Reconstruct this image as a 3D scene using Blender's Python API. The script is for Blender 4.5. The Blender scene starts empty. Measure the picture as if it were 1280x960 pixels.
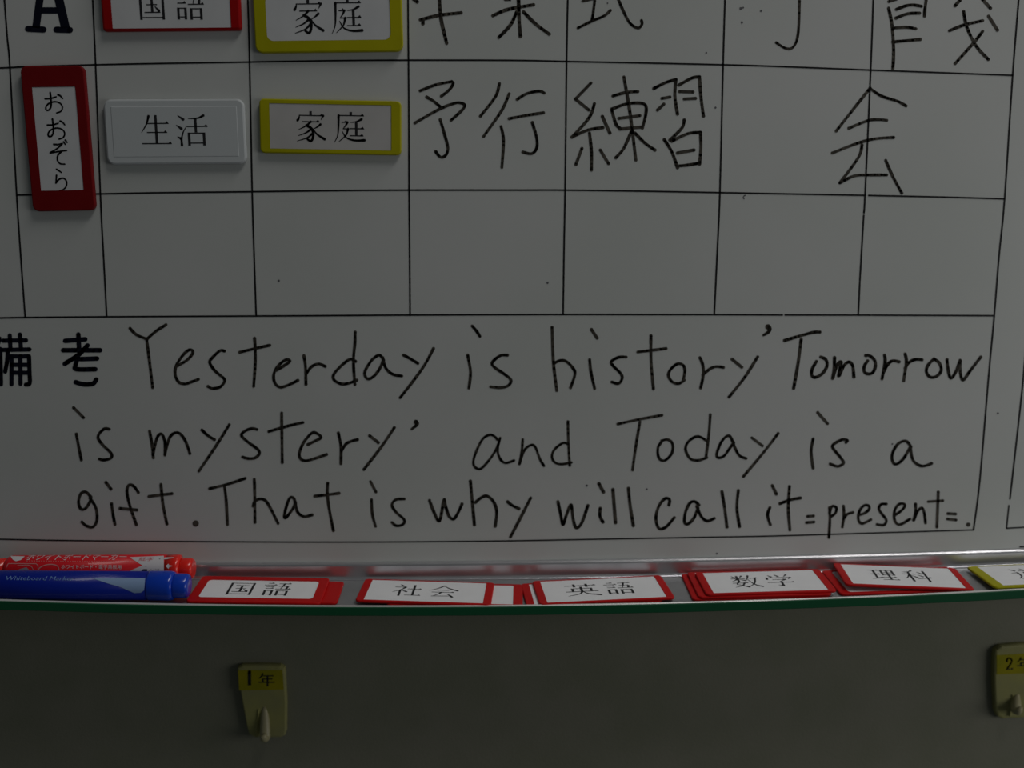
import bpy, bmesh, math, random
from mathutils import Vector, Matrix

random.seed(7)
SC = bpy.context.scene
COL = SC.collection

# ------------------------------------------------------------------ camera
FPX = 1250.0                       # focal length in pixels of the 1280x960 frame
def _n(v): return v.normalized()
NV = _n(Vector((-50, -189, FPX)))             # world +Y seen from the camera (x right, y down, z forward)
VV = Vector((-68, 8290, FPX)); VV = _n(VV - NV * VV.dot(NV))   # world -Z
XV = VV.cross(NV)                              # world +X
EYE = Vector((0, -0.51, 1.5))
cam_data = bpy.data.cameras.new('camera')
cam = bpy.data.objects.new('camera', cam_data); COL.objects.link(cam)
cam_data.sensor_width = 36.0
cam_data.lens = FPX / 1280.0 * 36.0
cam_data.clip_start = 0.01
def _row(i): return Vector((XV[i], NV[i], -VV[i]))
_r, _u, _b = _row(0), -_row(1), -_row(2)
cam.matrix_world = Matrix(((_r.x, _u.x, _b.x, EYE.x), (_r.y, _u.y, _b.y, EYE.y),
                           (_r.z, _u.z, _b.z, EYE.z), (0, 0, 0, 1)))
SC.camera = cam
cam_data.dof.use_dof = True
cam_data.dof.focus_distance = 0.49
cam_data.dof.aperture_fstop = 5.0

# ------------------------------------------------------------------ world, lights, exposure
SC.view_settings.view_transform = 'Standard'
SC.view_settings.look = 'None'
SC.view_settings.gamma = 1.0
SC.view_settings.use_curve_mapping = False
SC.view_settings.exposure = 0.0
W = bpy.data.worlds.new('room_light'); SC.world = W; W.use_nodes = True
W.node_tree.nodes['Background'].inputs[0].default_value = (0.80, 0.90, 0.92, 1)
W.node_tree.nodes['Background'].inputs[1].default_value = 0.040

def area(name, loc, target, sx, sy, power, color):
    l = bpy.data.lights.new(name, 'AREA'); l.shape = 'RECTANGLE'; l.size = sx; l.size_y = sy
    l.energy = power; l.color = color
    o = bpy.data.objects.new(name, l); COL.objects.link(o); o.location = loc
    o.rotation_euler = (Vector(target) - Vector(loc)).to_track_quat('-Z', 'Y').to_euler()
    return o
area('ceiling_lamp', (0.75, -0.48, 2.95), (0.05, 0, 1.35), 1.2, 0.4, 9.3, (1.0, 0.975, 0.94))
area('side_fill', (0.98, -0.52, 1.42), (-0.05, 0, 1.34), 0.6, 0.4, 1.7, (0.99, 0.99, 0.98))  # added side light, makes the board fall off darker towards the left

# ------------------------------------------------------------------ pixel measuring helpers (photo pixel -> real plane)
def ray(px, py):
    d = Vector((px - 640, py - 480, FPX)); return Vector((d.dot(XV), d.dot(NV), -d.dot(VV)))
def onY(px, py, y):
    r = ray(px, py); return EYE + r * ((y - EYE.y) / r.y)
def onZ(px, py, z):
    r = ray(px, py); return EYE + r * ((z - EYE.z) / r.z)

# ------------------------------------------------------------------ object helpers
def tag(o, label=None, cat=None, group=None, kind=None):
    if label: o['label'] = label
    if cat: o['category'] = cat
    if group: o['group'] = group
    if kind: o['kind'] = kind
    return o
def empty(name, mat=None):
    o = bpy.data.objects.new(name, None); o.empty_display_size = 0.01; COL.objects.link(o)
    if mat is not None: o.matrix_world = mat
    return o
def obj(name, verts, faces, mat, parent=None, smooth=False, mw=None):
    me = bpy.data.meshes.new(name); me.from_pydata([tuple(v) for v in verts], [], faces); me.update()
    bm = bmesh.new(); bm.from_mesh(me)
    bmesh.ops.recalc_face_normals(bm, faces=bm.faces); bm.to_mesh(me); bm.free()
    if smooth:
        for p in me.polygons: p.use_smooth = True
    me.materials.append(mat)
    o = bpy.data.objects.new(name, me); COL.objects.link(o)
    if parent is not None: o.parent = parent
    if mw is not None: o.matrix_world = mw
    return o

# ------------------------------------------------------------------ materials
def mat(name, col, rough=0.5, metal=0.0, coat=0.0, var=None, vscale=20, bump=0.0, bscale=400, ior=1.45, sub=0):
    m = bpy.data.materials.new(name); m.use_nodes = True
    nt = m.node_tree; b = nt.nodes['Principled BSDF']
    b.inputs['Base Color'].default_value = (*col, 1); b.inputs['Roughness'].default_value = rough
    b.inputs['Metallic'].default_value = metal; b.inputs['Coat Weight'].default_value = coat
    b.inputs['IOR'].default_value = ior
    if sub:
        b.inputs['Subsurface Weight'].default_value = sub; b.inputs['Subsurface Scale'].default_value = 0.002
    tc = nt.nodes.new('ShaderNodeTexCoord')
    if var is not None:
        n = nt.nodes.new('ShaderNodeTexNoise'); n.inputs['Scale'].default_value = vscale; n.inputs['Detail'].default_value = 5
        r = nt.nodes.new('ShaderNodeValToRGB')
        r.color_ramp.elements[0].position = 0.35; r.color_ramp.elements[1].position = 0.65
        r.color_ramp.elements[0].color = (*col, 1); r.color_ramp.elements[1].color = (*var, 1)
        nt.links.new(tc.outputs['Object'], n.inputs['Vector']); nt.links.new(n.outputs['Fac'], r.inputs['Fac'])
        nt.links.new(r.outputs['Color'], b.inputs['Base Color'])
    if bump:
        n2 = nt.nodes.new('ShaderNodeTexNoise'); n2.inputs['Scale'].default_value = bscale; n2.inputs['Detail'].default_value = 3
        bp = nt.nodes.new('ShaderNodeBump'); bp.inputs['Strength'].default_value = bump; bp.inputs['Distance'].default_value = 0.0005
        nt.links.new(tc.outputs['Object'], n2.inputs['Vector']); nt.links.new(n2.outputs['Fac'], bp.inputs['Height'])
        nt.links.new(bp.outputs['Normal'], b.inputs['Normal'])
    return m
M = dict(
    board=mat('whiteboard_enamel', (0.52, 0.54, 0.52), 0.24, var=(0.56, 0.57, 0.56), vscale=9),
    back=mat('board_edge', (0.4, 0.4, 0.4), 0.6),
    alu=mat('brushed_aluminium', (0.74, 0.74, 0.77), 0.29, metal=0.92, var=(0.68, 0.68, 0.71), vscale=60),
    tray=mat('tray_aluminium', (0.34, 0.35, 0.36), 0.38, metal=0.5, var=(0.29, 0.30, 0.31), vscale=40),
    lip=mat('lip_highlight_aluminium', (0.85, 0.85, 0.83), 0.25, metal=0.5),  # lip aluminium with its highlight painted in as a pale base colour
    green=mat('green_plastic_trim', (0.008, 0.085, 0.035), 0.5),
    wall=mat('painted_wall', (0.205, 0.208, 0.150), 0.8, var=(0.230, 0.226, 0.172), vscale=30, bump=0.25, bscale=900),
    line=mat('printed_line_black', (0.012, 0.012, 0.013), 0.5),
    ink=mat('marker_ink', (0.030, 0.026, 0.021), 0.55, var=(0.078, 0.070, 0.056), vscale=220),
    navy=mat('printed_navy', (0.004, 0.005, 0.014), 0.4),
    paper=mat('white_label_paper', (0.60, 0.61, 0.62), 0.5, var=(0.57, 0.58, 0.59), vscale=80),
    tpaper=mat('lit_tray_label_paper', (0.84, 0.85, 0.87), 0.5, var=(0.81, 0.82, 0.84), vscale=80),  # label paper painted lighter for the overhead light falling on the tray
    opaper=mat('aged_label_paper', (0.46, 0.45, 0.44), 0.5, var=(0.50, 0.49, 0.48), vscale=60),
    wplate=mat('white_magnet_plastic', (0.52, 0.55, 0.56), 0.35, coat=0.15),
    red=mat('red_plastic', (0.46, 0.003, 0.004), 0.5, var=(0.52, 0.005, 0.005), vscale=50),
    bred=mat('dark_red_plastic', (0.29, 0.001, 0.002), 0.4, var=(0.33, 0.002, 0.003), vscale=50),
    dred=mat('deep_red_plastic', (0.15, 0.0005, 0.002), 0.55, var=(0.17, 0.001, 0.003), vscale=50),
    yellow=mat('yellow_plastic', (0.36, 0.34, 0.001), 0.5, var=(0.40, 0.375, 0.002), vscale=50),
    black=mat('print_black', (0.02, 0.02, 0.022), 0.5),
    penred=mat('red_marker_barrel', (0.62, 0.010, 0.018), 0.35, coat=0.2),
    capred=mat('red_marker_cap', (0.80, 0.018, 0.010), 0.25, coat=0.4),
    penblue=mat('blue_marker_barrel', (0.002, 0.014, 0.24), 0.35, coat=0.2),
    capblue=mat('blue_marker_cap', (0.002, 0.045, 0.48), 0.25, coat=0.4),
    pwhite=mat('marker_print_white', (0.62, 0.60, 0.62), 0.45),
    ppink=mat('marker_print_pale_red', (0.55, 0.22, 0.22), 0.45),
    pred=mat('marker_print_red', (0.5, 0.01, 0.03), 0.45),
    pblue=mat('marker_print_light_blue', (0.26, 0.38, 0.60), 0.45),
    pblue2=mat('marker_print_mid_blue', (0.14, 0.25, 0.55), 0.45),
    pgrey=mat('marker_print_grey', (0.22, 0.22, 0.26), 0.45),
    hook=mat('yellowed_hook_plastic', (0.34, 0.325, 0.12), 0.5, var=(0.30, 0.29, 0.13), vscale=90),
    prong=mat('pale_hook_plastic', (0.42, 0.38, 0.22), 0.4),
    sticker=mat('yellow_sticker', (0.34, 0.29, 0.003), 0.6, var=(0.27, 0.25, 0.006), vscale=120),
    speck=mat('old_ink_speck', (0.10, 0.10, 0.11), 0.6),
    smudge=mat('wiped_ink_smudge', (0.40, 0.40, 0.39), 0.5),
)

for k_ in ('red', 'bred', 'dred', 'yellow', 'penblue', 'penred', 'hook', 'sticker', 'green', 'ink', 'line', 'navy', 'black'):
    M[k_].node_tree.nodes['Principled BSDF'].inputs['Specular IOR Level'].default_value = 0.22
# ------------------------------------------------------------------ stroke geometry
def parse(s):
    out = []
    for st in s.split(';'):
        st = st.strip()
        if st: out.append([tuple(float(c) for c in p.split(',')) for p in st.split()])
    return out
def smooth(pts, k=5):
    if len(pts) < 3: return [tuple(p) for p in pts]
    q = [pts[0]] + list(pts) + [pts[-1]]; out = []
    for i in range(1, len(q) - 2):
        p0, p1, p2, p3 = q[i-1], q[i], q[i+1], q[i+2]
        for j in range(k):
            t = j / k; t2 = t*t; t3 = t2*t
            out.append(tuple(0.5 * (2*p1[c] + (p2[c]-p0[c])*t + (2*p0[c]-5*p1[c]+4*p2[c]-p3[c])*t2
                                    + (3*p1[c]-p0[c]-3*p2[c]+p3[c])*t3) for c in (0, 1)))
    out.append(tuple(pts[-1])); return out
class Flat:
    """collects flat print in a 2-D space, then maps it on a surface"""
    def __init__(s): s.v = []; s.f = []
    def poly(s, pts):
        b = len(s.v); s.v += [tuple(p) for p in pts]; s.f.append(tuple(range(b, b + len(pts))))
    def disc(s, x, y, r, n=10): s.poly([(x + r*math.cos(6.2832*i/n), y + r*math.sin(6.2832*i/n)) for i in range(n)])
    def seg(s, a, b, wa, wb):
        dx, dy = b[0]-a[0], b[1]-a[1]; L = math.hypot(dx, dy)
        if L < 1e-9: return
        nx, ny = -dy/L, dx/L
        s.poly([(a[0]+nx*wa/2, a[1]+ny*wa/2), (b[0]+nx*wb/2, b[1]+ny*wb/2), (b[0]-nx*wb/2, b[1]-ny*wb/2), (a[0]-nx*wa/2, a[1]-ny*wa/2)])
    def stroke(s, pts, w0, w1=None, sm=True, caps=True, wob=0.0):
        w1 = w0 if w1 is None else w1
        p = smooth(pts) if sm else pts
        n = len(p) - 1; ph = random.random() * 6
        def wd(i): return (w0 + (w1-w0)*i/max(1, n)) * (1 + wob*math.sin(ph + i*0.7))
        for i in range(n):
            s.seg(p[i], p[i+1], wd(i), wd(i+1))
            if i: s.disc(p[i][0], p[i][1], wd(i)/2, 8)
        if caps:
            for q, i in ((p[0], 0), (p[-1], n)): s.disc(q[0], q[1], wd(i)/2*(1.08 if wob else 1), 10)
    def build(s, name, m, parent, fn, mw=None):
        # tiny stagger keeps overlapping coplanar pieces clean
        return obj(name, [fn(x, y) for x, y in s.v], s.f, m, parent, mw=mw)

# Mincho-style printed glyphs in a 100x100 box: h thin with serif, t thin plain, v thick, l left-falling, r right-falling, b brush
G = {
'国': 'v 11,8 11,97;v 88,8 88,97;t 11,11 88,11;t 11,90 88,90;t 27,28 73,28;t 31,50 68,50;h 23,74 77,74;v 50,28 50,74;r 60,56 73,69',
'語': 'h 14,8 34,8;h 3,21 46,21;h 11,33 39,33;h 11,46 39,46;v 13,60 13,97;v 37,60 37,97;t 13,62 37,62;t 13,89 37,89;h 52,10 94,10;l 72,10 68,30 63,49;t 54,29 86,29;v 86,29 83,49;h 46,50 99,50;v 56,62 56,98;v 89,62 89,98;t 56,64 89,64;t 56,90 89,90',
'家': 'v 50,0 50,12;h 12,14 91,14;r 13,14 12,22 7,30;l 91,14 84,27;h 22,34 78,34;l 50,34 34,48 10,60;b 36,46 52,56 58,72 55,90 48,97 38,90;l 52,57 34,70 8,80;l 57,70 38,86 5,97;l 82,42 72,50 60,57;r 57,56 70,74 95,90',
'庭': 'v 54,0 54,12;h 16,12 95,12;l 16,12 15,50 12,78 2,99;h 25,34 43,34;l 43,34 38,44 29,55;t 29,55 44,55;l 45,55 38,76 16,97;r 27,64 40,84 66,92 97,91;l 88,23 72,31 52,34;v 71,32 71,76;h 50,54 95,54;h 50,77 93,77',
'生': 'l 28,5 20,30 3,56;h 20,28 90,28;v 50,2 50,91;h 20,56 84,56;h 3,91 97,91',
'活': 'r 8,4 24,16;r 2,34 17,45;l 16,97 16,78 22,56 33,38;r 4,70 14,76;l 88,4 70,12 40,14;v 62,12 62,57;h 34,38 99,38;v 40,57 40,98;v 87,57 87,98;t 40,59 87,59;t 40,90 87,90',
'社': 'r 22,1 31,13;h 5,24 42,24;l 42,24 28,46 2,66;v 26,46 26,99;r 32,50 48,62;v 72,3 72,90;h 50,38 97,38;h 45,91 99,91',
'会': 'l 50,3 30,26 2,45;r 50,3 70,24 99,41;t 30,40 70,40;h 12,58 88,58;l 45,59 36,74 20,90;t 14,92 78,88;r 66,72 76,82 85,96',
'英': 'h 5,16 95,16;v 32,3 32,28;v 68,3 68,28;t 24,40 78,40;v 24,38 24,66;v 78,38 78,66;h 3,64 97,64;v 50,26 50,66;l 50,64 40,84 6,98;r 52,64 66,84 99,97',
'数': 'r 10,5 19,18;l 46,4 36,18;h 3,26 55,26;v 28,2 28,50;l 26,28 18,38 5,48;r 32,30 52,42;l 28,48 18,66 14,76;r 15,74 30,82 52,97;l 44,62 32,84 4,98;h 2,63 57,63;l 70,2 64,22 54,42;h 65,24 99,24;l 90,24 78,68 50,98;r 62,34 76,76 99,96',
'学': 'r 18,5 27,18;r 43,2 52,15;l 84,3 72,20;t 10,26 92,26;v 10,24 7,42;l 93,26 83,40;h 26,42 71,42;l 72,42 52,57;v 52,56 52,92;l 52,94 36,88;h 3,66 97,66',
'理': 'h 4,12 42,12;h 6,46 40,46;l 42,74 22,82 2,89;v 22,12 22,80;v 50,8 50,54;v 90,8 90,54;t 50,10 90,10;t 50,30 90,30;t 50,51 90,51;v 70,10 70,92;h 46,71 94,71;h 40,92 99,92',
'科': 'l 42,3 28,13 6,16;h 2,34 50,34;v 27,12 27,98;l 26,36 16,58 2,76;r 30,44 48,62;r 60,14 73,28;r 56,40 70,53;h 46,75 99,62;v 84,2 84,99',
'道': 'r 8,5 21,18;t 2,38 22,36;l 22,36 20,68 4,88;r 8,82 28,93 99,93;r 44,3 51,15;l 80,2 72,16;h 32,20 99,20;l 62,20 56,33;v 44,33 44,85;v 86,33 86,85;t 44,36 86,36;t 44,52 86,52;t 44,68 86,68;t 44,82 86,82',
'年': 'l 26,2 18,22 4,38;h 22,18 90,18;h 26,42 84,42;v 27,42 27,68;h 3,68 97,68;v 55,18 55,100',
'1': 'v 50,4 50,92;t 34,92 66,92;l 50,4 44,12 34,18',
'2': 'b 28,30 30,12 48,4 66,12 70,30 54,58 26,90;t 26,90 74,90;v 74,80 74,92',
'お': 'b 6,32 34,31 62,24;b 34,4 35,40 32,66 22,82 8,84 6,70 22,54 54,46 80,54 90,72 80,90 58,97;b 72,14 84,20 94,32',
'ぞ': 'b 30,4 54,5 74,2 50,20 24,34;b 24,34 8,42 52,36 94,32;b 64,38 46,54 42,74 54,90 78,93;b 82,-6 90,5;b 92,-14 100,-4',
'ら': 'b 30,2 42,8 56,16;b 26,28 22,46 18,62;b 18,62 40,46 68,42 84,56 80,76 62,90 34,97',
}
def glyph(fl, ch, x0, y0, x1, y1, thin=3.6, thick=8.2):
    sx, sy = (x1-x0)/100.0, (y1-y0)/100.0; sc = (abs(sx)+abs(sy))/2
    T = lambda p: (x0 + p[0]*sx, y0 + p[1]*sy)
    for st in G[ch].split(';'):
        k, *ps = st.split(); P = [T(tuple(float(c) for c in p.split(','))) for p in ps]
        a, b = thin*sc, thick*sc
        if k == 'v': fl.stroke(P, b, b, caps=False)
        elif k == 't': fl.stroke(P, a, a, caps=False)
        elif k == 'h':
            fl.stroke(P, a, a, caps=False)
            e = P[-1]; fl.poly([(e[0]-12*sx, e[1]), (e[0]-4*sx, e[1]-7*sy), (e[0]+1.5*sx, e[1]+1.5*sy)])
        elif k == 'l': fl.stroke(P, b, a*0.5)
        elif k == 'r': fl.stroke(P, a*0.7, b*1.1)
        elif k == 'b': fl.stroke(P, b*1.15, b*0.9)

# ------------------------------------------------------------------ the wall
WALL_Y = 0.013
def box(name, x0, x1, y0, y1, z0, z1, m, parent=None):
    v = [(x, y, z) for z in (z0, z1) for y in (y0, y1) for x in (x0, x1)]
    f = [(0,1,3,2),(4,5,7,6),(0,1,5,4),(2,3,7,6),(0,2,6,4),(1,3,7,5)]
    return obj(name, v, f, m, parent)
tag(box('wall_back', -1.6, 1.6, WALL_Y, WALL_Y + 0.1, 0.6, 2.5, M['wall']), kind='structure')

# ------------------------------------------------------------------ whiteboard with rail and tray
def z_top(x): return 1.3280 + 0.044*(x+0.06)**2       # visible lower edge of the writing surface
def z_floor(x): return 1.3196 + 0.065*(x+0.02)**2     # where the rail meets the tray floor
def z_lip(x): return 1.3190 + 0.090*x*x
board = empty('whiteboard', Matrix.Translation((0, 0, 1.32)))
tag(board, 'large white board with printed black grid, handwriting and an aluminium tray along its bottom', 'whiteboard')
BI = board.matrix_world.inverted()
def bobj(name, v, f, m, parent=board, **k):
    o = obj(name, v, f, m, None, **k); o.parent = parent; o.matrix_parent_inverse = parent.matrix_world.inverted(); return o
def on_board(px, py): return onY(px, py, -0.00012)
XS = [-0.52 + i*0.02 for i in range(53)]
def sweep(name, prof, m, closed=True, smooth=False, parent=board):
    v = []; f = []; n = None
    for x in XS:
        p = prof(x); n = len(p); v += [(x, y, z) for y, z in p]
    for i in range(len(XS)-1):
        for j in range(n if closed else n-1):
            a = i*n + j; b = i*n + (j+1) % n; f.append((a, b, b+n, a+n))
    f.append(tuple(range(n))); f.append(tuple(range((len(XS)-1)*n, len(XS)*n)))
    return bobj(name, v, f, m, parent, smooth=smooth)
sweep('writing_panel', lambda x: [(0, z_top(x)-0.004), (0, 1.95), (0.0125, 1.95), (0.0125, z_top(x)-0.004)], M['board'])
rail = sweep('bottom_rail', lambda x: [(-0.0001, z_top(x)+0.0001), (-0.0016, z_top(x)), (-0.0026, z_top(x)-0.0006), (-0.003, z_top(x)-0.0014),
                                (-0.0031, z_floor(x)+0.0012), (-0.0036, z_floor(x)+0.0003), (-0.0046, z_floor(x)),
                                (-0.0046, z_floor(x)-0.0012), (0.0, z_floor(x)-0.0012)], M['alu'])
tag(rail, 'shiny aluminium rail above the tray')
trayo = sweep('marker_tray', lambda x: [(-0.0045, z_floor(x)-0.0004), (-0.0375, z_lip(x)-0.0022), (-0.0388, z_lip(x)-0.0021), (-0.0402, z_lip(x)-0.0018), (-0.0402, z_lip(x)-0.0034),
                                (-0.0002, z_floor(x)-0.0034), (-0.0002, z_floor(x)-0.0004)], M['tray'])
lipo = sweep('tray_lip', lambda x: [(-0.0388, z_lip(x)-0.0021), (-0.0390, z_lip(x)-0.0006), (-0.0393, z_lip(x)-0.0001), (-0.0397, z_lip(x)), (-0.0401, z_lip(x)-0.0001), (-0.0404, z_lip(x)-0.0005), (-0.0402, z_lip(x)-0.0018)], M['lip'])
trim = sweep('front_trim', lambda x: [(-0.0402, z_lip(x)-0.0006), (-0.0408, z_lip(x)-0.0009), (-0.0408, z_lip(x)-0.0048), (-0.0402, z_lip(x)-0.0052)], M['green'])
tag(trim, 'dark green strip along the front of the tray')

def line(px, w=2.3, name='grid_line'):
    fl = Flat(); fl.stroke(px, w, w, caps=True); return fl.build2(name)
def ink_obj(name, fl, m, label=None):
    o = bobj(name, [on_board(x, y) for x, y in fl.v], fl.f, m)
    if label: o['label'] = label
    return o
GRID = [
 [(-40,86.5),(12,84.5),(30,83.5),(118,81),(200,79.3),(312,77.5),(420,75.8),(510,75.2),(640,75.4),(708,76.8),(800,78.6),(905,81),(960,82.6),(1089,87.6),(1180,91),(1266,94.2)],
 [(21,243.8),(125,242.3),(200,240.9),(315,239.6),(420,238.2),(510,237.6),(640,237.6),(705,237.6),(800,238.9),(900,240.8),(960,241.9),(1082,244.2)],
 [(1086,244.3),(1180,246.4),(1255.5,248.6)],
 [(-40,398),(0,397.4),(31,396.9),(133,396),(320,395),(420,394.4),(512,393.8),(704,393.1),(800,393.2),(893,393.3),(978,393.7)],
 [(981.5,393.7),(1073,393.8),(1088,393.9)],[(1090,393.9),(1243,394.6)],
 [(-40,672.5),(0,674),(90,675.7),(200,676.7),(320,677.4),(420,677.6),(530,677.2),(640,676),(760,673.8),(880,671.6),(960,670.2),(1080,666.6),(1217,662.4)],
 [(5,-8),(9,45),(12.5,85),(20.5,237),(26,320),(31.5,396)],
 [(115.5,-8),(119.5,80),(125.5,242),(129.5,320),(133.5,396)],
 [(309.6,-8),(312,77),(315.3,240),(317.8,320),(320.3,395)],
 [(510,-8),(511,120),(511.5,240),(512.2,320),(512.7,394)],
 [(710,-8),(708.4,77),(706.5,237),(705.2,310),(704,393)],
 [(906.6,-8),(904,81),(900,241),(896.5,320),(893,393)],
 [(1092,-8),(1088.5,88),(1081.5,243),(1080,266)],[(1079.8,269),(1075,351)],[(1074.9,353),(1073,394)],
 [(1274.2,-8),(1266,94),(1256,248),(1249,320),(1243,394.6),(1236,470),(1225,600),(1217,662.4)],
 [(1296,300),(1285,400),(1278.6,480),(1262.6,623.5)],[(1261.2,632),(1258.3,660.4)],[(1258.3,660.4),(1290,658.6)],
]
for g in GRID:
    fl = Flat(); fl.stroke(g, 2.15 if g[0][1] < 600 or g[-1][1] < 600 else 1.8, caps=True); ink_obj('grid_line', fl, M['line'])

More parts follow.
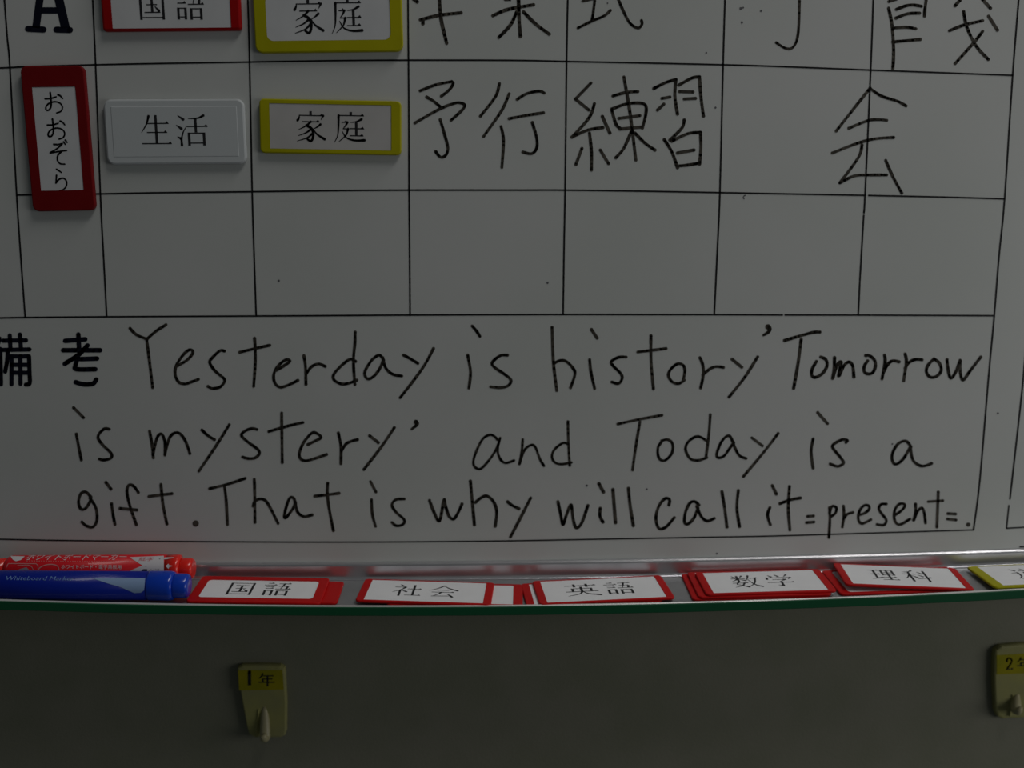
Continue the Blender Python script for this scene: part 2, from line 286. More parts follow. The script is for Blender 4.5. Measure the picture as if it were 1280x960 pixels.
def T(ox, oy, s, strokes, w=3.7): return (ox, oy, s, strokes, w)
WORDS = [
('Yesterday', [
 T(150,390,6.4,'80,130 130,180 210,215;368,102 290,152 215,217;213,215 232,360 262,605;462,428 540,382 585,322 555,302 500,350 450,430 442,500 470,560 520,575 570,560 628,538;836,312 800,310 735,370 718,405 760,470 830,530 835,560 800,600 740,612 705,595;1077,210 1083,300 1082,420 1070,595;958,322 1080,292 1198,266'),
 T(0,0,1,'345.5,463 356,456.5 362.5,451.5 358,449.5 351,454 344.5,462 342,471 344.5,480 351,484 361,481 372.5,475.5'),
 T(350,390,6.4,'192,350 205,440 208,578;208,500 250,440 310,415 362,435;602,160 600,250 590,350 590,450 600,580;605,395 560,378 490,430 430,500 435,545 490,575 550,570 615,545;830,385 795,345 735,385 682,470 685,520 715,535 760,505 800,450 822,395;822,365 845,445 900,497 975,512;990,345 1045,375 1103,410;1228,292 1160,420 1060,560 962,685')]),
('is', [T(550,390,6.4,'258,112 295,155 320,195;222,345 245,480 232,608;540,345 480,350 418,405 440,445 520,500 568,545 545,590 480,605 405,598')]),
('history', [T(550,390,6.4,'897,122 908,400 935,628;912,412 960,388 1010,395 1065,450 1080,500 1045,605;1212,140 1258,208;1198,380 1208,480 1238,612'),
 T(750,390,6.4,'210,360 150,362 92,395 105,430 165,490 178,530 150,572 95,560;408,190 410,400 428,615;303,320 400,308 530,292;668,540 680,470 665,425 620,415 565,460 548,510 580,560 632,572 675,545;800,365 822,420 828,500 806,608;822,505 880,455 930,437 988,443;1058,378 1135,442;1262,358 1160,520 1033,680')]),
('Tomorrow', [T(930,390,6.4,'325,228 470,185 560,162 608,160;458,220 435,400 398,610;580,395 545,460 545,510 575,522 630,490 665,430 655,380 615,360;725,365 722,450 710,530;715,520 740,440 762,402 778,402 768,450 758,510;765,505 800,430 840,400 870,430 880,520;990,390 965,430 962,475 990,495 1030,485 1052,435 1045,385 1005,350 975,348;1125,345 1130,400 1105,535;1125,470 1150,420 1190,390 1240,398', 4.0),
 T(1080,390,6.4,'330,335 340,400 318,550;330,450 360,405 410,380 465,382;550,385 510,430 500,480 530,520 580,515 618,470 605,410 560,375;665,380 672,450 695,530 740,470 770,385 768,450 790,545 850,470 935,360',3.9)]),
('is', [T(0,480,4,'368,118 418,168;382,250 395,320 407,380;547,226 520,225 490,262 510,300 555,345 555,370 520,380 497,375')]),
('mystery', [T(0,480,4,'748,235 760,300 767,368;765,355 785,270 808,250 825,290 825,355;825,350 850,265 890,243 925,280 950,348;1010,230 1040,258 1072,278;1147,203 1080,310 995,435'),
 T(260,510,8,'490,215 440,205 370,230 335,275 400,340 495,410 515,455 470,500 400,505 345,490;737,50 740,300 743,545;608,235 800,180 950,145;1000,365 1060,335 1130,295 1090,255 1040,250 960,340 915,450 930,510 1000,525 1185,465'),
 T(320,480,4,'412,245 425,310 425,398;428,335 450,300 480,285 508,278;568,258 612,293;692,218 630,310 540,427')]),
('and', [T(580,510,8,'335,315 300,280 250,270 180,320 110,470 95,560 130,605 180,600 260,510 330,400 362,300;340,370 340,450 370,520 420,550 500,525;588,315 580,420 555,560;560,550 600,430 660,375 710,385 760,510 800,578;1040,135 1045,350 1058,575;1040,360 990,350 910,410 880,480 905,540 970,562 1075,545',3.2)]),
('Today', [T(640,480,4,'530,200 630,178 750,156;640,190 620,310 603,430;748,290 730,320 735,370 765,382 800,345 803,300 780,278 748,284;992,153 985,250 970,370;975,285 930,262 885,285 868,325 890,372 930,382 975,368;1108,295 1085,258 1050,285 1025,345 1030,368 1060,360 1090,320 1110,292;1098,275 1120,330 1140,360 1170,372',3.5),
 T(900,510,8,'320,298 425,378;582,255 440,440 235,685',3.5)]),
('is', [T(900,510,8,'978,45 1075,155;932,310 912,440 932,600'), T(960,480,4,'390,292 397,282 372,278 330,300 325,320 365,370 378,395 350,412 312,400')]),
('a', [T(960,480,4,'716,315 690,285 650,300 622,350 625,390 645,400 680,370 713,312;712,315 725,380 760,408 790,408 818,397')]),
('gift', [T(0,480,4,'455,565 430,540 405,548 393,590 405,625 430,620 455,580;450,570 480,620 485,680 465,715 430,708 410,690;530,492 555,525;558,598 565,650 575,702;692,542 670,512 645,505 635,540 650,610 682,703;600,622 685,630;805,502 815,600 835,700;745,562 860,548')]),
('That', [T(250,560,6.4,'78,325 220,290 362,243;195,300 210,420 220,612;435,250 438,350 440,595;425,465 440,425 490,408 540,440 625,603;760,470 755,410 725,395 700,440 675,540 690,555 740,490 765,440;762,430 780,510 830,548 897,535;1022,280 1020,380 1040,520 1068,660;918,385 1010,375 1112,362')]),
('is', [T(320,480,4,'573,488 600,540;578,578 582,650 598,712;742,575 700,578 680,605 700,640 742,680 730,705 700,708 680,692',3.5)]),
('why', [T(320,480,4,'868,582 890,640 918,685 940,580 948,610 965,660 988,675 1010,645 1030,600',3.9),
 T(560,560,6.4,'180,265 195,430 212,615;220,435 270,395 315,385 365,430 390,510 378,625;478,430 515,460 568,485;662,400 590,540 500,712',3.9)]),
('will', [T(560,560,6.4,'880,430 900,520 920,612 950,530 985,455 1000,560 1025,638 1070,600 1120,460',3.9),
 T(640,480,4,'435,498 458,540;442,622 440,660 455,690;505,528 518,693;583,522 590,600 607,708',4)]),
('call', [T(640,480,4,'785,605 788,578 765,573 735,610 720,670 735,722 770,715 812,668;935,605 915,588 890,595 868,640 863,690 880,700 910,670 930,620;925,612 945,660 975,685 1012,672;1050,538 1065,630 1075,715;1132,533 1125,620 1138,713',3.8)]),
('it', [T(930,590,4,'142,68 162,110;130,178 118,215 132,263;228,72 222,180 230,290;180,158 230,140 282,130',3.8)]),
('present', [T(930,590,4,'318,222 348,220;313,253 350,250;428,178 430,240 425,328;428,205 440,172 462,178 458,205 432,225;498,170 500,220 492,275;497,238 515,212 545,202;575,215 605,205 627,185 622,168 600,168 578,195 572,235 590,258 635,238;712,160 685,162 675,185 690,210 712,240 700,265 665,262;755,215 785,195 805,170 795,158 770,165 752,200 755,245 780,263 830,235;858,160 858,200 848,240;850,240 870,195 890,180 902,205 908,255;972,100 965,275;922,148 995,143;1020,208 1058,210;1018,235 1060,240',3.5)]),
('予行', [T(510,85,6.4,'98,182 220,135 350,108;350,108 362,125 330,175 268,225;150,232 205,265 265,315;55,440 250,330 380,280 435,282;435,282 455,300 430,340 345,418;258,412 290,520 320,640 300,700 260,712 222,668;732,125 700,230 580,385;810,205 750,340 605,548;745,468 765,580 752,795;875,250 950,205 1050,185 1090,200;810,405 940,380 1085,358;995,435 1030,560 1030,640 990,685 920,672')]),
('練習', [T(640,0,4,'395,415 318,495;318,495 385,550;413,518 385,590 300,685;300,685 380,650 455,638;452,582 490,665;388,665 398,760 398,850;350,742 320,822;442,750 483,818;560,385 590,560 620,800;505,480 570,462 630,458;498,545 520,620 540,640;500,545 570,520 640,515 670,530 668,580 652,640;535,592 640,578;540,645 650,635;600,650 560,740 520,788;615,665 665,715 715,750;710,442 770,412 820,398;820,398 815,480 828,570;750,492 790,485;760,520 728,550;835,425 900,390 938,384;938,384 945,480 958,580;838,458 905,460;862,495 918,492;862,600 850,640 790,700;762,698 800,760 828,838;800,705 880,668 940,662;943,662 945,740 938,820;828,765 910,750;830,830 880,825 940,815',3.9)]),
('卒業式', [T(510,0,6.4,'45,-8 75,15;100,158 250,122 425,102;120,165 120,190;252,-10 265,150 310,345;680,125 800,75 1005,38;885,-10 890,150 900,290;870,95 820,200 728,298;925,95 1020,190 1130,272;780,-6 815,-6',4.3),
 T(640,0,4,'330,140 400,105 460,80 492,52;415,-5 405,75 400,100;355,5 410,-8;530,-10 555,50 590,115 630,140 650,122 648,102',3.5)]),
('手', [T(960,0,4,'158,-10 155,120 145,200 120,240 85,240 42,213',3.3)]),
('餞', [T(1080,0,6.4,'200,12 260,-8;260,75 340,45 400,40 460,50;255,145 350,110 445,105;500,-10 490,60 485,128;198,65 225,200 238,400 232,550;230,225 340,218 415,230;232,335 340,325 450,315;770,0 730,45;950,-5 1012,65;798,90 825,220 900,370 995,475;685,245 800,200 950,165;998,130 1068,240;950,250 880,340 730,508',3.9)]),
('会', [T(1020,85,5.82,'395,145 280,290 148,458;395,150 480,205 590,240 655,275;240,438 370,385 440,375 515,380;120,618 300,548 430,515 565,505;335,560 310,650 175,835;175,835 280,785 400,778 515,778;508,672 560,790 625,910',3.7)]),
]
WL = {'予行':'handwritten characters for rehearsal in the second row', '練習':'handwritten characters for practice in the second row',
      '卒業式':'handwritten characters cut off by the top of the picture', '手':'handwritten hooked stroke at the top, second column from the right', '餞':'handwritten character at the upper right corner of the grid', '会':'handwritten character across the rightmost grid line of the second row'}
for word, parts in WORDS:
    fl = Flat()
    for ox, oy, s, st, w in parts:
        for p in parse(st): fl.stroke([(ox + x/s, oy + y/s) for x, y in p], w, w, wob=0.06)
    ink_obj('handwritten_word', fl, M['ink'], WL.get(word, 'handwritten word ' + word))
for what, fn in (('apostrophe after history', lambda f: f.stroke([(960,408.5),(962,411),(960.5,415),(954.5,419)], 7.0, 3.0)),
                 ('apostrophe after mystery', lambda f: f.stroke([(520,527.5),(521.5,530.5),(514.5,536.5)], 6.0, 2.8)),
                 ('full stop after gift', lambda f: f.disc(244.7, 654.3, 4.0, 14)), ('full stop after present', lambda f: f.disc(1210.5, 655.8, 2.7, 14))):
    fl = Flat(); fn(fl); ink_obj('handwritten_punctuation', fl, M['ink'], 'handwritten ' + what)
# printed headings
fl = Flat()
for a, b, w in (((51.5,-14),(45,35),9.5), ((67,-30),(82,35),11), ((62,-60),(50,-6),9), ((62,-60),(72,-10),11), ((52,13),(72,13),8)): fl.stroke([a, b], w, w, caps=False)
fl.stroke([(35,36),(54.5,37)], 7.8); fl.stroke([(70.5,37),(87.5,37.5)], 7.8)
ink_obj('printed_heading', fl, M['navy'], 'printed bold letter A')
def trace(s, ox, oy, sc, w):
    fl = Flat()
    for p in parse(s): fl.stroke([(ox+x/sc, oy+y/sc) for x, y in p], w)
    return fl
ink_obj('printed_heading', trace('-6,210 -40,330;4,330 8,520 12,735;35,236 298,232;112,175 120,330;228,165 240,330;22,342 338,336;90,350 82,460 60,590;112,415 328,415;132,415 132,735;332,415 338,600 340,722 295,738;232,415 235,730;130,512 335,512;130,602 335,602', 0, 400, 9.14, 5.3), M['navy'], 'bold printed character at the left edge')
ink_obj('printed_heading', trace('745,238 975,220;895,165 905,330;720,345 900,345 1145,345;1000,290 900,395 740,500;920,447 1110,440;890,430 862,520 875,562 1090,562;865,710 960,735 1060,728 1100,680', 0, 400, 9.14, 5.8), M['navy'], 'bold printed character beside the handwriting')
fl = Flat()
for x, y, r in ((348.5,351,1.5),(684.5,353.5,1.4),(926,10.5,1.7),(929,9.5,1.2),(951.5,13.5,1.4),(927.5,28,1.5),(883,66,1.1),(894.5,134.5,1.3),(733.5,607,1.5),(808.5,611.5,1.2),(1115.5,555,1.1),(1247.5,516.5,1.3),(1127.5,241,1.4),(930,248,1.0),(896,692,1.3),(759.5,4,1)): fl.disc(x, y, r, 8)
ink_obj('ink_specks', fl, M['speck'])['kind'] = 'stuff'
fl = Flat(); fl.stroke([(1275,683.5),(1290,683)], 1.8); ink_obj('printed_mark', fl, M['line'])
fl = Flat(); fl.stroke([(929,247),(930,245),(932,244)], 0.9)
ink_obj('faint_scratch', fl, M['speck'])

# ------------------------------------------------------------------ magnetic name plates
def rrect(hw, hh, r, off=0.0, cx=0.0, cy=0.0, n=5):
    hw -= off; hh -= off; r = max(r - off, 0.00005); pts = []
    for qx, qy, a0 in ((1, 1, 0), (-1, 1, 90), (-1, -1, 180), (1, -1, 270)):
        for i in range(n+1):
            a = math.radians(a0 + 90*i/n); pts.append((cx + qx*(hw-r) + r*math.cos(a), cy + qy*(hh-r) + r*math.sin(a)))
    return pts
def loops(ls, cap0=True, cap1=True):
    v = []; f = []; n = len(ls[0])
    for l in ls: v += l
    for i in range(len(ls)-1):
        for j in range(n):
            a = i*n+j; b = i*n+(j+1) % n; f.append((a, b, b+n, a+n))
    if cap0: f.append(tuple(range(n)))
    if cap1: f.append(tuple(range((len(ls)-1)*n, len(ls)*n)))
    return v, f
def plate(name, mw, w, h, t, fm, pm, chars, label, cat='magnet', group=None, side=0.0045, tb=0.0012, corner=0.002, icorner=0.0002,
          tx=((.245,.465),(.515,.735)), ty=(.22,.74), vertical=None, dome=0.0006, plain=False):
    root = empty('name_magnet', mw); tag(root, label, cat, group)
    hw, hh = w/2, h/2; L = lambda p, z: [(x, y, z) for x, y in p]
    tt = t if plain else t - 0.0004
    ls = [L(rrect(hw,hh,corner,0.0002),0), L(rrect(hw,hh,corner),0.0003), L(rrect(hw,hh,corner),t-dome), L(rrect(hw,hh,corner,dome*0.3),t-dome*0.3), L(rrect(hw,hh,corner,dome),t)]
    if plain:
        ls += [L(rrect(hw,hh,corner,0.0035),t), L(rrect(hw,hh,corner,0.0038),t+0.00012)]
        v, f = loops(ls); o = obj('plate', v, f, fm, root)
        top = t + 0.00012
    else:
        iw, ih = hw-side, hh-tb
        ls += [L(rrect(iw,ih,icorner),t), L(rrect(iw,ih,icorner),tt)]
        v, f = loops(ls); obj('frame', v, f, fm, root)
        top = t - 0.0002
        v, f = loops([L(rrect(iw,ih,icorner,0.0001),tt-0.00005), L(rrect(iw,ih,icorner,0.0001),top)]); obj('paper_insert', v, f, pm, root)
    fl = Flat()
    if vertical:
        for ch, (x0, y0, x1, y1) in zip(chars, vertical):
            glyph(fl, ch, -hw + x0*w, hh - y0*h, -hw + x1*w, hh - y1*h)
    else:
        for ch, (a, b) in zip(chars, tx):
            glyph(fl, ch, -hw + a*w, hh - ty[0]*h, -hw + b*w, hh - ty[1]*h)
    if chars:
        pr = obj('printed_characters', [(x, y, top + 0.00006) for x, y in fl.v], fl.f, M['black'], root)
    return root
def frame_of(TL, TR, BL, BR, outward):
    u = ((TR-TL)+(BR-BL)); v = ((TL-BL)+(TR-BR)); w = u.length/2; h = v.length/2
    u.normalize(); v = (v - u*v.dot(u)).normalized(); n = u.cross(v)
    c = (TL+TR+BL+BR)/4
    return c, u, v, n, w, h
def board_plate(TL, TR, BL, BR, t, **k):
    P = [onY(*p, -t) for p in (TL, TR, BL, BR)]
    c, u, v, n, w, h = frame_of(*P, None)
    c = c.copy(); c.y = -0.0002
    mw = Matrix(((u.x, v.x, n.x, c.x), (u.y, v.y, n.y, c.y), (u.z, v.z, n.z, c.z), (0,0,0,1)))
    return plate('name_magnet', mw, w, h, t, **k)
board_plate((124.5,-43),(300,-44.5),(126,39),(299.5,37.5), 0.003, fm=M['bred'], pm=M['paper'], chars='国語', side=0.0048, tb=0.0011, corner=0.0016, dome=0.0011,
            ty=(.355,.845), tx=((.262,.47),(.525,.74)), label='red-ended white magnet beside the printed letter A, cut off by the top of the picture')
board_plate((317,-20),(503,-22),(317.5,66),(502.5,64), 0.003, fm=M['yellow'], pm=M['paper'], chars='家庭', side=0.0058, tb=0.0054, corner=0.0034, icorner=0.003,
            ty=(.225,.735), tx=((.262,.473),(.518,.733)), label='thick yellow-bordered white magnet in the top row of the grid')
board_plate((131,124),(306,123.5),(131.5,206),(307,204.5), 0.0026, fm=M['wplate'], pm=None, chars='生活', plain=True, corner=0.0036, dome=0.0009,
            ty=(.235,.725), tx=((.255,.478),(.508,.735)), label='plain all-white magnet with two black characters, beside the upright red magnet')
board_plate((325,123),(501.5,126.5),(324,191),(501.5,194), 0.0026, fm=M['yellow'], pm=M['opaper'], chars='家庭', side=0.0048, tb=0.0021, corner=0.0022,
            ty=(.215,.785), tx=((.253,.468),(.522,.747)), label='slim yellow-ended magnet in the second row, below the thicker yellow one')
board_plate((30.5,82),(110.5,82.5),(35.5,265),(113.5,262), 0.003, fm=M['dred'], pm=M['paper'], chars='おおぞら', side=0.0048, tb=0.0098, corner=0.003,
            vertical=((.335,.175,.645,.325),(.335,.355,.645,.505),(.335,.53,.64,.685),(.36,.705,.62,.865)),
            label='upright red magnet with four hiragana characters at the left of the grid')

# plates lying in the tray
def tray_z(x, y):
    t = min(1.0, max(0.0, (-y - 0.0045)/0.033)); return (1-t)*(z_floor(x) - 0.0004) + t*(z_lip(x) - 0.0022)
def on_tray(px, py, h):
    z = 1.32
    for _ in range(10):
        p = onZ(px, py, z + h); z = tray_z(p.x, p.y)
    return p
TH = 0.0013
def tray_plate(TL, TR, BL, BR, hf, hb, dz=(0, 0), t=TH, hmax=0.0325, **k):
    """corner pixels of the top face; hf/hb height of that face above the tray floor at front and back; dz extra lift left/right"""
    P = [on_tray(*TL, hb+dz[0]), on_tray(*TR, hb+dz[1]), on_tray(*BL, hf+dz[0]), on_tray(*BR, hf+dz[1])]
    c, u, v, n, w, h = frame_of(*P, None)
    h = min(h, hmax); c = c - n*t
    front = min((c + u*sx*w/2 - v*h/2).y for sx in (-1, 1)); c.y += max(0.0, -0.0402 - front)
    mw = Matrix(((u.x, v.x, n.x, c.x), (u.y, v.y, n.y, c.y), (u.z, v.z, n.z, c.z), (0,0,0,1)))
    return plate('name_magnet', mw, w, h, t, **k)
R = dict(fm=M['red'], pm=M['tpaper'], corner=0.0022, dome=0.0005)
mm = 0.001
GT = 'red magnets lying in the tray'
tray_plate((258,724),(427,727),(250,751.5),(425,753), 1.4*mm, 1.4*mm, chars='', group=GT, side=0.0088, tb=0.0045, icorner=0.0025, label='red magnet under the first tray magnet beside the markers, its red right end showing', **R)
tray_plate((249,719.5),(409,722),(236.5,751),(404,754), 2.7*mm, 3.6*mm, chars='国語', group=GT, side=0.0046, tb=0.0046, icorner=0.002, label='red tray magnet with rounded white label, nearest the marker caps', **R)
tray_plate((490,727.5),(655,730),(484,755),(652,757.5), 1.4*mm, 1.4*mm, chars='', group=GT, side=0.0048, tb=0.0018, label='red magnet under the second tray magnet from the left, blank white end showing', **R)
tray_plate((455,724),(618,729.5),(444.5,752),(614,757), 2.7*mm, 2.7*mm, chars='社会', group=GT, side=0.0040, tb=0.0012, label='red-framed magnet on top of the second tray pile from the left', **R)
tray_plate((652,729.5),(815,722),(657.5,757.5),(826,751), 1.4*mm, 1.4*mm, chars='', group=GT, side=0.0040, tb=0.0013, label='red magnet under the top magnet of the third tray pile, left end showing', **R)
tray_plate((667,727),(829,719),(673,756),(842,748), 2.7*mm, 2.7*mm, chars='英語', group=GT, side=0.0040, tb=0.0012, tx=((.215,.475),(.515,.74)), label='red-framed magnet on top of the third, middle tray pile', **R)
tray_plate((854,716),(1016,714),(863,750),(1034,744.5), 1.4*mm, 1.4*mm, chars='', group=GT, side=0.0040, tb=0.0014, label='lowest red magnet of the fourth tray pile, the one three deep', **R)
tray_plate((861,714.5),(1020,711.5),(871,746.5),(1036,742), 2.7*mm, 2.7*mm, chars='', group=GT, side=0.0040, tb=0.0013, label='middle red magnet of the fourth tray pile, the one three deep', **R)
tray_plate((870,714.5),(1028,711),(881,743.5),(1042,737.5), 4.0*mm, 4.2*mm, chars='数学', group=GT, side=0.0040, tb=0.0012, label='topmost red-framed magnet of the fourth tray pile, the one three deep', **R)
tray_plate((1032,712.5),(1190,708),(1045,742.5),(1214,737), 1.4*mm, 1.4*mm, chars='', group=GT, side=0.0046, tb=0.0020, icorner=0.002, label='red magnet with blank rounded label under the tilted magnet at the right', **R)
tray_plate((1046,702.5),(1199,711),(1052,731),(1213,735), 2.7*mm, 2.7*mm, dz=(2.6*mm, 0), chars='理科', group=GT, side=0.0038, tb=0.0012, label='tilted red-framed magnet at the right, last red one before the yellow', **R)
tray_plate((1217,708.5),(1385,700),(1234.5,733.5),(1410,726), 3.4*mm, 3.0*mm, chars='道道'[:1], group=None, fm=M['yellow'], pm=M['tpaper'], side=0.0052, tb=0.0012, corner=0.0022,
           label='yellow-framed magnet at the right end of the tray, cut off by the picture edge')

# ------------------------------------------------------------------ markers in the tray
class Pen:
    def __init__(s, y, dz, r, slope):
        s.y, s.r = y, r; s.sl = slope
        s.z0 = tray_z(-0.2, y) + r + dz
    def z(s, x): return s.z0 + s.sl*(x + 0.2)
    def axis(s): return Vector((1, 0, s.sl)).normalized()
    def hit(s, px, py, lift=0.00008):
        d = ray(px, py); A = s.axis(); O = Vector((-0.2, s.y, s.z0)); m = EYE - O
        dp = d - A*d.dot(A); mp = m - A*m.dot(A); rr = s.r + lift
        a = dp.dot(dp); b = 2*dp.dot(mp); c = mp.dot(mp) - rr*rr; D = b*b - 4*a*c
        if D < 0: D = 0
        p = EYE + d*((-b - math.sqrt(D))/(2*a))
        # keep the print on the surface at the silhouette
        q = p - O; ax = O + A*q.dot(A); rad = (p - ax).normalized(); return ax + rad*rr
    def xat(s, px): return s.hit(px, s.rowmid(px)).x
    def rowmid(s, px): return 712
    def lathe(s, name, prof, m, parent, seg=40):
        A = s.axis(); N1 = Vector((0, 1, 0)); N2 = A.cross(N1); v = []; f = []
        for x, r in prof:
            c = Vector((x, s.y, s.z(x)))
            v += [c + (N1*math.cos(6.28318*i/seg) + N2*math.sin(6.28318*i/seg))*r for i in range(seg)]
        for k in range(len(prof)-1):
            for i in range(seg):
                a = k*seg+i; b = k*seg+(i+1) % seg; f.append((a, b, b+seg, a+seg))
        f.append(tuple(range(seg))); f.append(tuple(range((len(prof)-1)*seg, len(prof)*seg)))
        o = obj(name, v, f, m, None, smooth=True); o.parent = parent; o.matrix_parent_inverse = parent.matrix_world.inverted()
        for p in o.data.polygons:
            if len(p.vertices) > 4: p.use_smooth = False
        return o
    def patch(s, name, pts, m, parent, lift=0.00008, cut=12):
        bm = bmesh.new(); vs = [bm.verts.new((x, y, 0)) for x, y in pts]; bm.faces.new(vs)
        bmesh.ops.triangulate(bm, faces=bm.faces[:])
        bmesh.ops.subdivide_edges(bm, edges=bm.edges[:], cuts=cut, use_grid_fill=True)
        bmesh.ops.triangulate(bm, faces=bm.faces[:])
        v = [s.hit(q.co.x, q.co.y, lift) for q in bm.verts]; bm.verts.index_update()
        f = [tuple(q.index for q in fc.verts) for fc in bm.faces]; bm.free()
        return s.link(name, v, f, m, parent)
    def link(s, name, v, f, m, parent):
        o = obj(name, v, f, m, None); o.parent = parent; o.matrix_parent_inverse = parent.matrix_world.inverted(); return o
    def flat(s, name, fl, m, parent, lift=0.00014):
        return s.link(name, [s.hit(x, y, lift) for x, y in fl.v], fl.f, m, parent)
    def text(s, name, body, x0, x1, ybase, hpx, m, parent, shear=0.0, lift=0.00014, drop=0.0, arc=0):
        cu = bpy.data.curves.new('lettering', 'FONT'); cu.body = body; cu.resolution_u = 2; cu.shear = shear
        ob = bpy.data.objects.new('lettering', cu); COL.objects.link(ob)
        bpy.context.view_layer.update()
        dg = bpy.context.evaluated_depsgraph_get(); me = ob.evaluated_get(dg).to_mesh()
        vs = [(q.co.x, q.co.y) for q in me.vertices]; fs = [tuple(p.vertices) for p in me.polygons]
        ob.evaluated_get(dg).to_mesh_clear(); bpy.data.objects.remove(ob); bpy.data.curves.remove(cu)
        if not vs: return
        ax0, ax1 = min(v[0] for v in vs), max(v[0] for v in vs); ay1 = max(v[1] for v in vs); ay0 = min(0, min(v[1] for v in vs))
        if arc:
            A = s.axis(); O = Vector((-0.2, s.y, s.z0)); P = []
            for v in vs:
                q = s.hit(x0 + (v[0]-ax0)/(ax1-ax0)*(x1-x0), ybase, lift) - O; a = A*q.dot(A); rad = q - a
                P.append(O + a + Matrix.Rotation(-v[1]/ay1*arc/s.r, 3, A) @ rad)
        else: P = [s.hit(x0 + (v[0]-ax0)/(ax1-ax0)*(x1-x0), ybase + drop*(v[0]-ax0)/(ax1-ax0) - v[1]/ay1*hpx, lift) for v in vs]
        s.link(name, P, fs, m, parent)

rp = Pen(-0.0125, 0.0008, 0.0072, 0.0)
red_root = empty('whiteboard_marker', Matrix.Translation((-0.2, rp.y, rp.z0 - rp.r)))
tag(red_root, 'red whiteboard marker lying behind the blue one in the tray', 'marker')
xr = lambda px: onY(px, 710, rp.y - 0.006).x
rp.lathe('barrel', [(xr(3), rp.r*0.86), (xr(6), rp.r*0.96), (xr(9), rp.r), (xr(205), rp.r)], M['penred'], red_root)
rp.lathe('cap', [(xr(205), rp.r*1.005), (xr(218), rp.r*1.005), (xr(221), rp.r*0.97), (xr(222.5), rp.r*0.74)], M['capred'], red_root)
rp.lathe('cap_end', [(xr(222), rp.r*0.70), (xr(224), rp.r*0.76), (xr(235), rp.r*0.74), (xr(238), rp.r*0.62)], M['capred'], red_root)
rp.lathe('tail_plug', [(xr(-14), rp.r*0.7), (xr(-12), rp.r*0.78), (xr(3), rp.r*0.80)], M['capred'], red_root)
rp.patch('label_panel', [(162,696.5),(204.8,694.6),(204.8,722.5),(150,719),(178,706.8)], M['pwhite'], red_root)
rp.patch('label_mark', [(13,695),(31,695.3),(26,700),(20,701.5),(16,699.5)], M['pwhite'], red_root, cut=6)
fl = Flat(); fl.stroke([(206,698),(217,697)], 2.4, 0.8)
fl.poly([(207,707.5),(210.5,704.5),(211.5,706.3),(216,707.3),(211.5,709),(210.5,711)]); fl.poly([(207,721),(211,718),(216,720.5),(212,722)])
rp.flat('arrow_mark', fl, M['pwhite'], red_root, 0.0002)
fl = Flat()
x = 34.0
while x < 169: fl.disc(x, 701.2 + (x-34)*0.008, 0.62, 6); x += 3.0
fl.stroke([(8.5,719),(8.5,707.5),(10.5,704.4),(45,704.6),(47.5,707),(47.5,713)], 0.9, sm=False)
fl.stroke([(46.5,716),(50,709.5),(60,705.6),(70,706.5),(73.5,711),(72.5,716.5)], 1.2)
fl.stroke([(22,707),(36,706.5),(41,711),(42,717)], 0.8); rp.flat('label_outline', fl, M['ppink'], red_root)
fl = Flat(); fl.poly([(16,717.5),(24,711.5),(33,709),(36,712),(33,716),(28,718)]); rp.flat('label_picture', fl, M['pgrey'], red_root)
rp.text('lettering', 'ホワイトボードマーカー', 31, 157, 699.6, 7.5, M['pwhite'], red_root, 0.2, arc=0.0048)
rp.text('lettering', 'ホワイトボード・電子黒板用', 76.5, 151.5, 710.6, 4.8, M['pwhite'], red_root, drop=0.4)
rp.text('lettering', '細字', 173, 192, 701, 4.6, M['pred'], red_root, 0.25)
fl = Flat(); fl.stroke([(182,708),(200,698.5)], 0.8); fl.poly([(176.8,713.2),(179,711.4),(184,711.4),(184,716),(179,716),(176.8,714.6)])
rp.flat('label_icon', fl, M['black'], red_root)
rp.text('lettering', '水性', 185, 201, 716, 5.0, M['pgrey'], red_root)
rp.text('lettering', 'ノンアルコール', 82, 118, 716, 2.4, M['pred'], red_root)

bp_ = Pen(-0.0318, 0.0001, 0.0070, -0.012)
blue_root = empty('whiteboard_marker', Matrix.Translation((-0.2, bp_.y, bp_.z0 - bp_.r)))
tag(blue_root, 'blue whiteboard marker lying in front of the red one in the tray', 'marker')
xb = lambda px: onY(px, 736, bp_.y - 0.006).x
bp_.lathe('barrel', [(xb(-50), bp_.r*0.9), (xb(-47), bp_.r), (xb(182), bp_.r)], M['penblue'], blue_root)
bp_.lathe('cap', [(xb(182), bp_.r*1.01), (xb(184), bp_.r*1.05), (xb(209), bp_.r*1.03), (xb(213), bp_.r*0.97), (xb(214), bp_.r*0.86)], M['capblue'], blue_root)
bp_.lathe('cap_end', [(xb(213.5), bp_.r*0.84), (xb(216), bp_.r*0.87), (xb(229), bp_.r*0.84), (xb(232), bp_.r*0.74), (xb(233), bp_.r*0.5)], M['capblue'], blue_root)
bp_.patch('label_panel', [(116,723),(150,722),(181.5,722.6),(180,738),(176,741),(168,741.5),(160,738),(150,733.5),(137,730)], M['pblue'], blue_root)
bp_.text('lettering', 'Whiteboard Marker', 8, 93, 725.0, 5.0, M['pblue2'], blue_root, 0.3, drop=0.6)

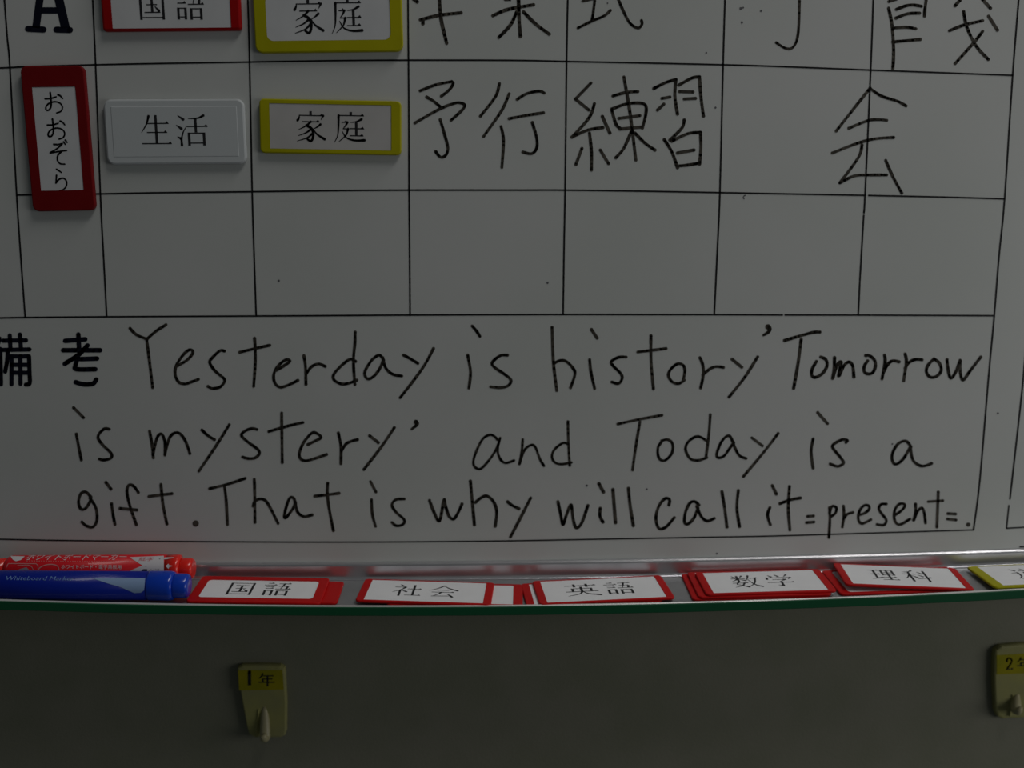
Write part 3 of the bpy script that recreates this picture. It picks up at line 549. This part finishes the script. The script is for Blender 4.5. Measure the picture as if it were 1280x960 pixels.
# ------------------------------------------------------------------ plastic hooks stuck on the wall
def hook(outline, prong, st, text, label, crease):
    face = WALL_Y - 0.004
    pts = [onY(x, y, face) for x, y in outline]
    cx = sum(p.x for p in pts)/len(pts); cz = min(p.z for p in pts)
    root = empty('wall_hook', Matrix.Translation((cx, WALL_Y, cz))); tag(root, label, 'hook', 'plastic hooks on the wall under the tray')
    c = Vector((cx, 0, sum(p.z for p in pts)/len(pts)))
    def ring(y, k): return [Vector((c.x + (p.x-c.x)*k, y, c.z + (p.z-c.z)*k)) for p in pts]
    n = len(pts); v = []; f = []
    for l in (ring(WALL_Y - 0.0002, 1.0), ring(face + 0.0012, 1.0), ring(face + 0.0003, 0.975), ring(face, 0.93)): v += l
    for i in range(3):
        for j in range(n):
            a = i*n+j; b = i*n+(j+1) % n; f.append((a, b, b+n, a+n))
    f += [tuple(range(n)), tuple(range(3*n, 4*n))]
    def lk(name, v, f, m, sm=False):
        o = obj(name, v, f, m, None, smooth=sm); o.parent = root; o.matrix_parent_inverse = root.matrix_world.inverted(); return o
    lk('back_plate', v, f, M['hook'])
    # sticker
    q = [onY(x, y, face - 0.0002) for x, y in st]; q2 = [Vector((p.x, face + 0.0001, p.z)) for p in q]
    m = len(q); f = [tuple(range(m)), tuple(range(m, 2*m))] + [(i, (i+1) % m, m+(i+1) % m, m+i) for i in range(m)]
    lk('sticker', q + q2, f, M['sticker'])
    fl = Flat()
    for ch, (x0, y0, x1, y1), th in text: glyph(fl, ch, x0, y0, x1, y1, *th)
    lk('printed_characters', [onY(x, y, face - 0.00035) for x, y in fl.v], fl.f, M['black'])
    # curved prong: a tapering tube rising out of the plate and turning up at its end
    path = []; A = onY(*prong[0], face); B = onY(*prong[1], face - 0.0045)
    for i in range(9):
        t = i/8.0; x = A.x + (B.x-A.x)*t; z = A.z + (B.z-A.z)*t
        path.append((Vector((x, face + 0.001 - 0.0055*t**1.4, z)), 0.0011 + 0.0013*math.sin(min(1, t*1.25)*math.pi*0.5)))
    for k in range(1, 4):
        path.append((Vector((B.x, face - 0.0052 - 0.0011*k, B.z - 0.0003 + 0.0007*k*k*0.6)), 0.0024 - 0.0004*k))
    v = []; f = []; S = 14
    for i, (p, r) in enumerate(path):
        d = (path[min(i+1, len(path)-1)][0] - path[max(i-1, 0)][0]).normalized(); s1 = Vector((1, 0, 0)); s2 = d.cross(s1).normalized(); s1 = s2.cross(d)
        v += [p + (s1*math.cos(6.28318*j/S)*1.15 + s2*math.sin(6.28318*j/S))*r for j in range(S)]
    for i in range(len(path)-1):
        for j in range(S):
            a = i*S+j; b = i*S+(j+1) % S; f.append((a, b, b+S, a+S))
    f += [tuple(range(S)), tuple(range((len(path)-1)*S, len(path)*S))]
    lk('prong', v, f, M['prong'], True)
    # raised rib beside the prong
    a, b = crease; fl2 = [onY(a[0], a[1], face), onY(b[0], b[1], face)]
    v = []
    for p, w in ((fl2[0], 0.0006), (fl2[1], 0.0016)):
        v += [p + Vector((-w, 0.0003, 0)), p + Vector((0, -w, 0)), p + Vector((w, 0.0003, 0))]
    lk('side_rib', v, [(0,1,4,3), (1,2,5,4), (0,2,5,3), (0,1,2), (3,4,5)], M['hook'])
    return root
hook([(296,840),(297,834.5),(302,832),(325,831.5),(350,832.5),(355,835),(356,842),(358,880),(357.5,915),(356,920),(351,922.5),(330,923),(316,921.5),(311,918),(308,908),(301,870)],
     ((330,884),(331.5,922)), [(297.5,838),(353,838),(354.5,862),(299,863)],
     [('1', (306,839,318,857), (14,26)), ('年', (323,842,344,858), (7,11))],
     'yellowed plastic wall hook with sticker 1, below the red magnets at left', ((323.5,886),(321,920)))
hook([(1243.5,820),(1245,813),(1252,808),(1275,805.5),(1300,805),(1306,808),(1307,815),(1304,860),(1299,890),(1294,896),(1285,898),(1262,898.5),(1254,899.5),(1247.5,896),(1244.5,888),(1243,850)],
     ((1273,868),(1270,888)), [(1246,819),(1304,816),(1303,841),(1246,843)],
     [('2', (1255,822,1269,838), (8,12)), ('年', (1271,822,1291,837), (7,11))],
     'yellowed plastic wall hook with sticker 2, cut off by the right edge', ((1265,868),(1261,894)))
